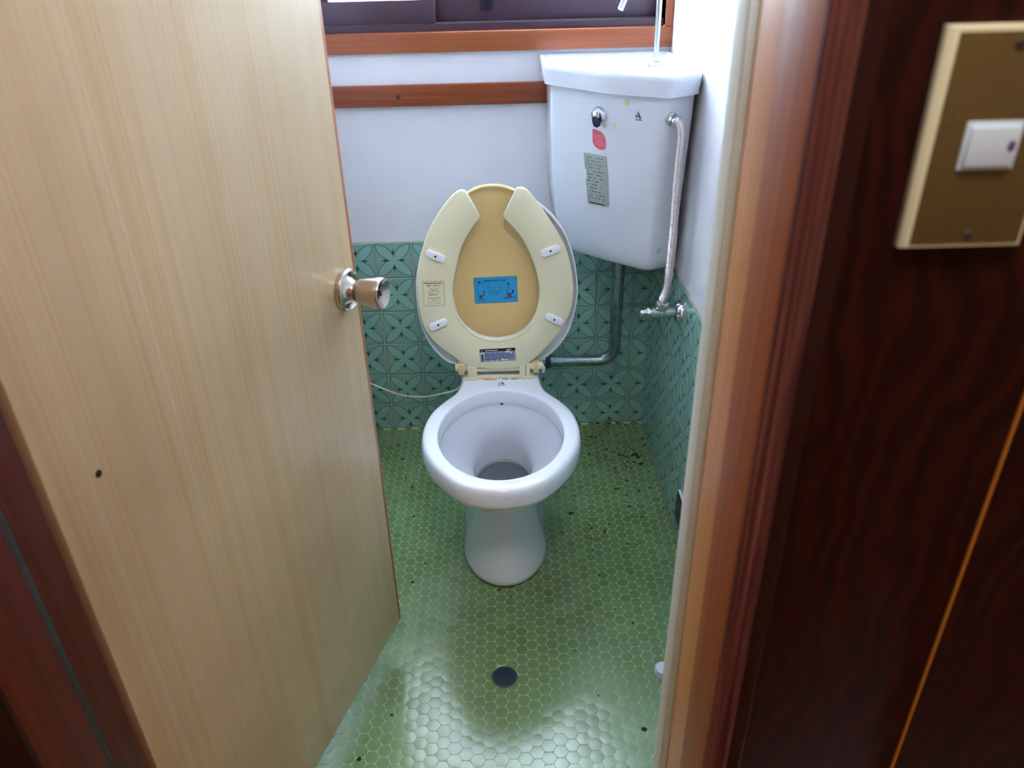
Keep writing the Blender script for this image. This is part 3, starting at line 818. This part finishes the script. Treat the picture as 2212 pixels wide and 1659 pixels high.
# hinges
for x0, sgn in ((-.0910, -1), (.0440, 1)):
    mb = MB(M['cream'], M['tan_pl'])
    def hb(xa, xb, ya, yb, za, zb, mi=0): mb.box(xa - TO.x, xb - TO.x, ya - TO.y, yb - TO.y, za, zb, mi)
    hb(x0 - .0150, x0 + .0150, -.4090, -.3750, .3852, .3895)
    hb(x0 - .0045, x0 + .0045, -.4040, -.3800, .3895, .4200)
    xe = x0 + sgn * .0125
    hb(min(xe, xe + sgn * .0135) - .0005, max(xe, xe + sgn * .0135), -.4020, -.3740, .3965, .4240, 1)
    mb.lathe([(0, .010), (sgn * .034, .010)] if sgn > 0 else [(0, .010), (.034, .010)], (x0 - TO.x, -.389 - TO.y, .4100), (sgn, 0, 0), 16, mi=0)
    mb.obj('hinge', toilet, bevel=0.0012)
mb = MB(M['cream']); mb.tube([W(-.085, -.392, .404), W(.040, -.392, .404)], .0055, 12); mb.obj('hinge_rod', toilet, smooth=True)
mb = MB(newmat('brown_deck_stain', S(180, 140, 110), 0.6))
rr = random.Random(5)
for cx, cy, r in ((-.050, -.4065, .008), (-.036, -.409, .005), (-.008, -.4065, .006), (.012, -.4075, .007), (-.066, -.4035, .004)):
    ring = [(r * 1.4 * rr.uniform(.7, 1.2) * math.cos(k * PI / 6), r * .45 * rr.uniform(.6, 1.2) * math.sin(k * PI / 6)) for k in range(12)]
    mb.rings([[W(cx + a, cy + b, .3845) for a, b in ring], [W(cx + a, cy + b, .3854) for a, b in ring]])
mb.obj('deck_stain', toilet)
# white tied tape at the right hinge
mb = MB(M['white_pl']); mb.tube([W(.068, -.386, .414), W(.077, -.384, .409), W(.081, -.383, .398), W(.080, -.383, .388)], .0035, 8, radii=[.003, .0045, .005, .0042]); mb.obj('tied_tape', toilet, smooth=True)

# ------------------------------------------------------------------ tank
def rpoly(pts, r, z, seg=6):
    """rounded polygon ring, counter-clockwise points, r per corner"""
    out = []; n = len(pts)
    for i in range(n):
        p = Vector(pts[i]); a = (Vector(pts[i - 1]) - p); b = (Vector(pts[(i + 1) % n]) - p)
        rr = r[i] if isinstance(r, (list, tuple)) else r
        la, lb = a.length, b.length; a.normalize(); b.normalize()
        h = math.acos(max(-1, min(1, a.dot(b)))) / 2; t_ = min(rr / math.tan(h), la * .45, lb * .45)
        p0 = p + a * t_; p1 = p + b * t_
        for k in range(seg + 1):
            s = k / seg
            q_ = p0 * (1 - s) ** 2 + p * 2 * s * (1 - s) + p1 * s ** 2
            out.append((q_.x, q_.y, z))
    return out
TK = Vector((0.26, -0.18, 0.6))
tank = thing('toilet_tank', 'white ceramic corner tank mounted high on the right with silver label and push tag', 'toilet tank', TK)
def tk(r): return [(x - TK.x, y - TK.y, z - TK.z) for x, y, z in r]
top = [(.1085, -.004), (.1085, -.165), (.218, -.298), (.326, -.378), (.3945, -.330), (.3945, -.004)]
bot = [(.152, -.004), (.158, -.150), (.232, -.222), (.330, -.306), (.3880, -.285), (.3880, -.004)]
def lerp2(a, b, t):
    tx = [.15 * t + .85 * t ** 5] * 2 + [t] * 4
    return [(p[0] + (q_[0] - p[0]) * k, p[1] + (q_[1] - p[1]) * t) for p, q_, k in zip(a, b, tx)]
def shrink(pl, s):
    cx = sum(p[0] for p in pl) / len(pl); cy = sum(p[1] for p in pl) / len(pl)
    return [(cx + (p[0] - cx) * s, cy + (p[1] - cy) * s) for p in pl]
RD = [.004, .03, .09, .032, .025, .004]
mb = MB(M['ceramic_tank'])
zt, zb = .9975, .598
R_ = []
for z in (zt, .93, .85, .77, .72, .69, .66, .64, .625): R_.append(tk(rpoly(lerp2(top, bot, ((zt - z) / (zt - zb)) ** 1.1), RD, z, 8)))
for z, s in ((.615, .985), (.605, .955), (.600, .915), (.598, .86)): R_.append(tk(rpoly(shrink(lerp2(top, bot, ((zt - z) / (zt - zb)) ** 1.1), s), RD, z, 8)))
mb.rings(R_[::-1], 0)
mb.obj('tank_body', tank, smooth=True, angle=50)
lidp = [(.0960, -.002), (.0960, -.172), (.210, -.310), (.3265, -.3920), (.3995, -.345), (.3995, -.002)]
lidt = [(.0925, -.002), (.0925, -.178), (.208, -.318), (.3290, -.4000), (.4005, -.352), (.4005, -.002)]
RL = [.004, .025, .10, .045, .025, .004]
mb = MB(M['ceramic_tank'])
rl = [tk(rpoly(shrink(lidp, .96), RL, .9965, 8)), tk(rpoly(lidp, RL, .9955, 8)), tk(rpoly(lidp, RL, 1.000, 8)), tk(rpoly(lidt, RL, 1.025, 8)), tk(rpoly(shrink(lidt, .997), RL, 1.0335, 8)), tk(rpoly(shrink(lidt, .98), RL, 1.0370, 8)), tk(rpoly(shrink(lidt, .95), RL, 1.0370, 8)),
      tk(rpoly(shrink(lidt, .90), RL, 1.031, 8)), tk(rpoly(shrink(lidt, .75), RL, 1.022, 8)), tk(rpoly(shrink(lidt, .2), RL, 1.019, 8))]
mb.rings(rl, 0)
mb.obj('tank_lid', tank, smooth=True, angle=60)
# frame of the slanted front: points f(u, z, out)
FA = Vector((.1085, -.165, 0)); FB = Vector((.326, -.378, 0))
from mathutils.bvhtree import BVHTree
bpy.context.view_layer.update()
tb = [o for o in tank.children if o.name.startswith('tank_body')][0]
bvh = BVHTree.FromPolygons([v.co + TK for v in tb.data.vertices], [list(p.vertices) for p in tb.data.polygons])
def onface(x, z, out=0.0008):
    """point of the tank front at world x, height z"""
    h, nrm, i_, d_ = bvh.ray_cast(Vector((x, -1.2, z)), Vector((0, 1, 0)))
    if nrm.y > 0: nrm = -nrm
    return h + nrm * out, nrm
def facefn(x0, z0, ca=1.0, out=0.0008):
    def f(u, v):
        p, nr = onface(x0 + u * ca - .11 * v, z0 + v, out)
        return tuple(p - TK)
    return f
CA = .72  # cos of the front's turn
# flush handle
p, nr = onface(.2080, .9480)
mb = MB(M['chrome'], M['chrome_dull'])
mb.lathe([(-.004, .0185), (.006, .0185), (.010, .0165), (.012, .0150), (.0122, .0100), (.018, .0090), (.020, .0060)], p - TK, nr, 32)
tv = Vector((-nr.y, nr.x, 0)); dn = Vector((.55, .0, -1)).normalized()
q0 = p - TK + nr * .018
mb.obj('handle_escutcheon', tank, smooth=True, angle=35)
mb = MB(M['dark_metal']); mb.tube([q0, q0 + dn * .008 + nr * .002, q0 + dn * .018 + nr * .003, q0 + dn * .023 + nr * .003], .006, 14, radii=[.0055, .0075, .0085, .005])
mb.obj('flush_lever', tank, smooth=True)
# red tag
f = facefn(.2085, .8930, CA, .0016); mb = MB(M['red_tag'], newmat('red_tag_light', S(232, 150, 160), 0.5))
ring = [(-.0165, .020), (.0060, .019), (.0150, .010), (.0175, -.004), (.0140, -.0175), (.0030, -.0205), (-.0080, -.0175), (-.0165, -.0080)]
rg2 = spline([(a, b, 0) for a, b in ring], 24, True)
mb.rings([[f(p.x * k, p.y * k) for p in rg2] for k in (1, .8, .6, .4, .2, .03)], 0, False, True)
f = facefn(.2085, .8930, CA, .0024)
for k in range(5): scribble_line(mb, f, -.012, .012, .010 - k * .005, .0024, 1, rnd, .7)
o = mb.obj('tag_sticker', tank); o['label'] = 'red round tag sticker'
# silver label
f = facefn(.2085, .8020, CA, .0026); mb = MB(M['silver'], M['greyink'], M['black'])
us = [-.0300 + .060 * k / 30 for k in range(31)]; vs_ = [-.058 + .116 * k / 12 for k in range(13)]
g = [f(u, v) for v in vs_ for u in us]
mb.add(g, [(j * 31 + i, j * 31 + i + 1, (j + 1) * 31 + i + 1, (j + 1) * 31 + i) for j in range(12) for i in range(30)], 0)
f = facefn(.2085, .8020, CA, .0031)
for k in range(13): scribble_line(mb, f, -.025, .025 * rnd.uniform(.4, 1), .050 - k * .0078, .0030, 1, rnd, .6)
quad(mb, f, -.0250, .0200, -.0575, -.0550, 2)
o = mb.obj('label_sticker', tank); o['label'] = 'tall silver grey label'
# emblem, residue and marks
f = facefn(.2780, .9560, CA); mb = MB(M['purple'])
mb.add([f(0, .0085), f(.0085, -.0070), f(.0030, -.0070), f(-.0012, .0015)], [(0, 1, 2, 3)])
mb.add([f(-.0040 + .003 * math.cos(k * PI / 4), -.003 + .003 * math.sin(k * PI / 4)) for k in range(8)], [list(range(8))])
quad(mb, f, -.008, .009, -.0105, -.0088, 0)
mb.obj('emblem', tank)
for x, z, r in ((.2540, .9790, .0060), (.2370, .9300, .0050), (.1760, .9830, .0030), (.1790, .9020, .0030), (.2180, .9260, .0030)):
    mb = MB(M['yellow']); f = facefn(x, z, CA)
    mb.add([f(r * rnd.uniform(.7, 1.2) * math.cos(k * PI / 4), r * rnd.uniform(.7, 1.2) * math.sin(k * PI / 4)) for k in range(8)], [list(range(8))])
    mb.obj('glue_spot', tank)
f = facefn(.3470, .6530, .9); mb = MB(M['bluemark'])
stroke(mb, f, [(.006, .004), (.001, .006), (-.004, .003), (-.005, -.002), (-.001, -.005), (.003, -.002), (.001, .001)], .0016, 0)
mb.obj('ink_mark', tank)
# hand-wash spout on the lid
mb = MB(M['chrome_dull'])
sx, sy = .3440, -.135
B0 = Vector((sx, sy, 1.020)) - TK
mb.lathe([(0, .016), (.006, .016), (.010, .011), (.012, .0075)], B0, (0, 0, 1), 20)
path = [B0 + Vector((0, 0, .01 + .018 * k)) for k in range(14)]
top_ = path[-1]; Rr = .030
dirn = Vector((-.75, -.66, 0)).normalized()
for k in range(1, 13):
    a_ = PI * .93 * k / 12
    path.append(top_ + dirn * (Rr - Rr * math.cos(a_)) + Vector((0, 0, Rr * math.sin(a_))))
e = path[-1]; dd = (path[-1] - path[-2]).normalized()
for k in range(1, 7): path.append(e + dd * (.0225 * k) + dirn * (.0006 * k * k))
mb.tube(path, .0062, 14)
mb.obj('spout', tank, smooth=True, angle=40)
# inlet nut
pin, nin = onface(.3405, .9520)
mb = MB(M['chrome_dull']); mb.lathe([(-.006, .0135), (.004, .0135), (.006, .0115), (.0085, .0110), (.012, .0090)], pin - TK, nin, 8)
mb.obj('inlet_nut', tank, smooth=True, angle=25)

# ------------------------------------------------------------------ stop valve on the right wall
VO = Vector((XR - 0.006, -.3665, .5265))
valve = thing('stop_valve', 'chrome stop valve with round rose on the right tiled wall', 'valve', VO)
mb = MB(M['chrome']); mb.lathe([(0, .0268), (.005, .0268), (.011, .0245), (.015, .0185), (.0165, .0120), (.0170, .0070)], (0, 0, 0), (-1, 0, 0), 36); mb.obj('wall_rose', valve, smooth=True, angle=50)
mb = MB(M['chrome_dull']); mb.lathe([(.013, .0105), (.026, .0105), (.0265, .0130), (.038, .0130), (.0385, .0120), (.056, .0120), (.0600, .0122), (.068, .0122), (.0685, .0095), (.073, .0090)], (0, 0, 0), (-1, 0, 0), 20)
mb.tube([(-.0470, 0, .004), (-.0470, -.002, .022)], .0085, 16)
mb.obj('valve_body', valve, smooth=True, angle=35)
mb = MB(M['chrome']); mb.lathe([(.0730, .0070), (.0735, .0135), (.0790, .0135), (.0805, .0105), (.0865, .0078), (.0930, .0068), (.0945, .0050)], (0, 0, 0), (-1, 0, 0), 6); mb.obj('valve_handle', valve, smooth=True, angle=25)
mb = MB(M['chrome']); mb.lathe([(.014, .0165), (.025, .0165), (.0265, .0125), (.030, .0110)], (-.0470, 0, 0), (.12, -.18, 1), 6); mb.obj('valve_nut', valve, smooth=True, angle=25)

# ------------------------------------------------------------------ corrugated hose
h0 = pin + nin * .012
vtop = VO + Vector((-.0470, -.003, .028))
cp = [h0, h0 + Vector((.008, -.010, -.004)), Vector((h0.x + .014, h0.y - .013, .925)), Vector((h0.x + .014, h0.y - .010, .88)), Vector((h0.x + .0145, h0.y - .004, .80)), Vector((h0.x + .016, h0.y - .002, .72)), Vector((h0.x + .0165, h0.y + .003, .66)),
      Vector((h0.x + .0155, h0.y + .004, .615)), Vector((vtop.x + .006, vtop.y - .006, .580)), vtop]
line_ = spline([tuple(p) for p in cp], 700)
HO = Vector(h0)
radii = []
for i in range(700):
    ph = (i % 7) / 7
    radii.append(.0074 + .0024 * (0.5 + 0.5 * math.cos(2 * PI * ph)) if 8 < i < 690 else .0085)
mb = MB(M['hose']); mb.tube([p - HO for p in line_], .009, 14, radii=radii)
hose = mb.obj('flexible_hose', smooth=True, angle=80, loc=HO)
tag(hose, 'ribbed silver flexible hose running down the tank front to the stop valve', 'hose')

# ------------------------------------------------------------------ flush pipe
PO = Vector((.283, -.150, .61))
pth = []
px, py, pz, pr = .2825, -.150, .291, .042
for k in range(10): pth.append(Vector((px, py, .603 - (.603 - pz - pr) * k / 9)))
for k in range(1, 11):
    a_ = PI / 2 * k / 10
    pth.append(Vector((px - pr + pr * math.cos(a_), py, pz + pr - pr * math.sin(a_))))
for k in range(1, 7): pth.append(Vector((px - pr - (px - pr - .100) * k / 6, py, pz)))
pipe = thing('flush_pipe', 'aged dark metal flush pipe bending from the tank to the toilet', 'pipe', PO)
mb = MB(M['pipe']); mb.tube([p - PO for p in pth], .0158, 24); mb.obj('pipe_bend', pipe, smooth=True, angle=50)
mb = MB(M['pipe_nut']); mb.lathe([(0, .0195), (.004, .0205), (.006, .0185), (.014, .0180)], Vector((.098, py, pz)) - PO, (1, 0, 0), 24); mb.obj('pipe_collar', pipe, smooth=True, angle=35)
mb = MB(M['pipe_nut']); mb.lathe([(0, .0195), (.008, .0195), (.009, .0170)], Vector((px, py, .600)) - PO, (0, 0, -1), 20); mb.obj('tank_nut', pipe, smooth=True, angle=35)
q = [Vector((.100, py, pz)), Vector((.04, py, pz)), Vector((.0, py - .005, pz)), Vector((-.018, py - .03, pz)), Vector((-.0205, py - .07, pz)), Vector((-.0205, -.322, pz))]
mb = MB(M['pipe']); mb.tube([Vector(p) - PO for p in spline(q, 24)], .0150, 18); mb.obj('pipe_elbow', pipe, smooth=True, angle=50)

# ------------------------------------------------------------------ cord
q = [(-.4655, -.02, .225), (-.440, -.035, .200), (-.375, -.065, .180), (-.300, -.115, .178), (-.230, -.190, .215), (-.175, -.280, .275), (-.128, -.345, .325), (-.098, -.372, .372), (-.088, -.380, .388)]
mb = MB(M['cord']); CO = Vector(q[0]); mb.tube([Vector(p) - CO for p in spline(q, 60)], .0026, 8)
tag(mb.obj('seat_cord', smooth=True, loc=CO), 'thin cream cord sagging from behind the door to the toilet hinge', 'cord')

# ------------------------------------------------------------------ floor drain, bits on the floor
dr = thing('floor_drain', 'small round dark drain in the green mosaic floor before the toilet', 'drain', (-.0256, -.9295, 0))
mb = MB(M['drain_ring']); mb.lathe([(-.012, .0265), (.0006, .0265), (.0010, .0250), (.0004, .0238), (-.002, .0232), (-.012, .0232)], (0, 0, 0), (0, 0, 1), 36); mb.obj('drain_rim', dr, smooth=True, angle=40)
mb = MB(M['drain']); mb.lathe([(-.010, .0236), (.0002, .0236), (.0006, .020), (.0008, .004)], (0, 0, 0), (0, 0, 1), 30); mb.obj('drain_cover', dr, smooth=True, angle=40)
mb = MB(M['black'])
for k in range(8):
    a_ = 2 * PI * k / 8; mb.lathe([(.0004, .0018), (.0010, .0018)], (.012 * math.cos(a_), .012 * math.sin(a_), 0), (0, 0, 1), 8)
tag(mb.obj('drain_holes', dr), kind='stuff')
mb = MB(newmat('pale_plastic', S(206, 212, 226), 0.35)); mb.lathe([(0, .0185), (.010, .0180), (.014, .0150), (.0155, .0060)], (0, 0, 0), (0, 0, 1), 28)
tag(mb.obj('plastic_cap', smooth=True, angle=40, loc=(.2900, -.9300, .0004)), 'small pale plastic cap on the floor half hidden by the ivory door strip', 'cap')
hd = thing('paper_holder', 'small dark holder low on the right tiled wall half hidden by the jamb', 'holder', (XR - .0065, -.575, .05))
mb = MB(newmat('dark_purple_plastic', S(52, 44, 62), 0.45)); mb.box(-.010, 0, -.055, .046, .020, .090); mb.obj('holder_body', hd, bevel=.004)
mb = MB(M['white_pl']); mb.box(-.007, 0, -.055, .046, .0905, .094); mb.obj('holder_top', hd, bevel=.002)
# dirt
mb = MB(M['dirt'], M['dirt_b']); rd = random.Random(11)
SPK = [(.352, -.178, .009), (.358, -.190, .010), (.344, -.182, .006), (.317, -.183, .007), (.306, -.180, .006), (.325, -.192, .005), (.262, -.012, .008), (.270, -.012, .006), (.300, -.014, .009), (.322, -.010, .007), (.345, -.025, .004), (.237, -.085, .007),
       (.220, -.170, .007), (.268, -.185, .005), (.275, -.150, .005), (.382, -.10, .006), (.392, -.09, .006), (.385, -.135, .005), (.31, -.30, .006), (.277, -.335, .009), (.335, -.345, .008), (.301, -.362, .006), (.365, -.335, .004), (.30, -.41, .006), (.325, -.45, .005),
       (.148, -.430, .010), (.120, -.502, .005), (.195, -.49, .006), (.225, -.505, .006), (.24, -.475, .004), (.275, -.55, .005), (.19, -.53, .004), (.27, -.65, .004), (.342, -.215, .005), (.36, -.225, .007), (.33, -.245, .004), (.285, -.245, .006),
       (-.27, -.30, .006), (-.31, -.17, .006), (-.33, -.10, .006), (-.245, -.21, .005), (-.225, -.35, .005), (-.255, -.425, .005), (-.29, -.26, .004), (-.21, -.60, .005), (-.235, -.66, .006), (-.036, -.692, .005), (-.01, -.715, .003), (-.06, -.71, .003), (.02, -.74, .003),
       (.155, -.98, .003), (.232, -1.055, .006), (-.24, -1.01, .005), (.25, -.80, .004), (.12, -.87, .003), (-.125, -.80, .004), (-.29, -1.10, .006), (.10, -.62, .003)]
for k in range(120):
    SPK.append((rd.uniform(.14, .39), -abs(rd.gauss(0, .28)) - .02, rd.uniform(.0014, .0036)))
for x, y, r in SPK:
    r *= .9
    n = 9; rg = [(x + r * rd.uniform(.35, 1.15) * math.cos(2 * PI * k / n), y + r * rd.uniform(.35, 1.15) * math.sin(2 * PI * k / n)) for k in range(n)]
    if min(y_ for _, y_ in rg) < YW or max(x_ for x_, _ in rg) > XR - .006: continue
    mi = rd.choice((0, 0, 1))
    mb.rings([[(a, b, .0000) for a, b in rg], [(a, b, .0009) for a, b in rg], [(x + (a - x) * .5, y + (b - y) * .5, .0014) for a, b in rg]], mi)
tag(mb.obj('dirt_specks'), 'dark dirt specks and crumbs scattered over the mosaic floor', 'dirt', kind='stuff')

# ------------------------------------------------------------------ light switch on the hall panel
SO_ = Vector((.2638, YH, 1.1085))
sw = thing('light_switch', 'brown switch plate in a cream frame with white rocker on the dark panel', 'switch', SO_)
def box(name, mat, x0, x1, y0, y1, z0, z1, bv=.001, par=sw):
    mb = MB(M[mat]); mb.box(x0 - SO_.x, x1 - SO_.x, y0, y1, z0 - SO_.z, z1 - SO_.z); return mb.obj(name, par, bevel=bv)
mb = MB(M['sw_frame'])
def rr_(x0, x1, z0, z1, y): return [(x0 - SO_.x, y, z0 - SO_.z), (x1 - SO_.x, y, z0 - SO_.z), (x1 - SO_.x, y, z1 - SO_.z), (x0 - SO_.x, y, z1 - SO_.z)]
mb.rings([rr_(.2285, .2992, 1.1078, 1.2267, 0), rr_(.2285, .2992, 1.1078, 1.2267, -.0050), rr_(.2315, .2985, 1.1085, 1.2260, -.0075)])
mb.obj('cover_frame', sw, bevel=.0006)
box('face_plate', 'sw_face', .2340, .2966, -.0083, -.0070, 1.1107, 1.2236, .0004)
box('rocker_frame', 'sw_white', .2490, .2800, -.0095, -.0080, 1.1535, 1.1795, .0005)
r_ = box('rocker', 'sw_white', .2510, .2780, -.0118, -.0090, 1.1558, 1.1768, .0008)
mb = MB(M['purple']); mb.lathe([(0, .0013), (.0003, .0012)], (.2745 - SO_.x, -.0118, 1.1665 - SO_.z), (0, -1, 0), 12)
mb.add([(.2745 - SO_.x + .0022 * math.cos(k * PI / 6), -.01185, 1.1665 - SO_.z + .0032 * math.sin(k * PI / 6)) for k in range(12)], [list(range(12))]); mb.obj('pilot_mark', r_)
for z in (1.1160, 1.2180):
    mb = MB(M['screw'], M['black']); mb.lathe([(.0080, .0028), (.0090, .0026), (.0094, .0018)], (.2660 - SO_.x, 0, z - SO_.z), (0, -1, 0), 16)
    mb.box(.2635 - SO_.x + .0002, .2685 - SO_.x - .0002, -.0096, -.0093, z - .0004 - SO_.z, z + .0004 - SO_.z, 1); mb.obj('screw', sw, smooth=True, angle=35)
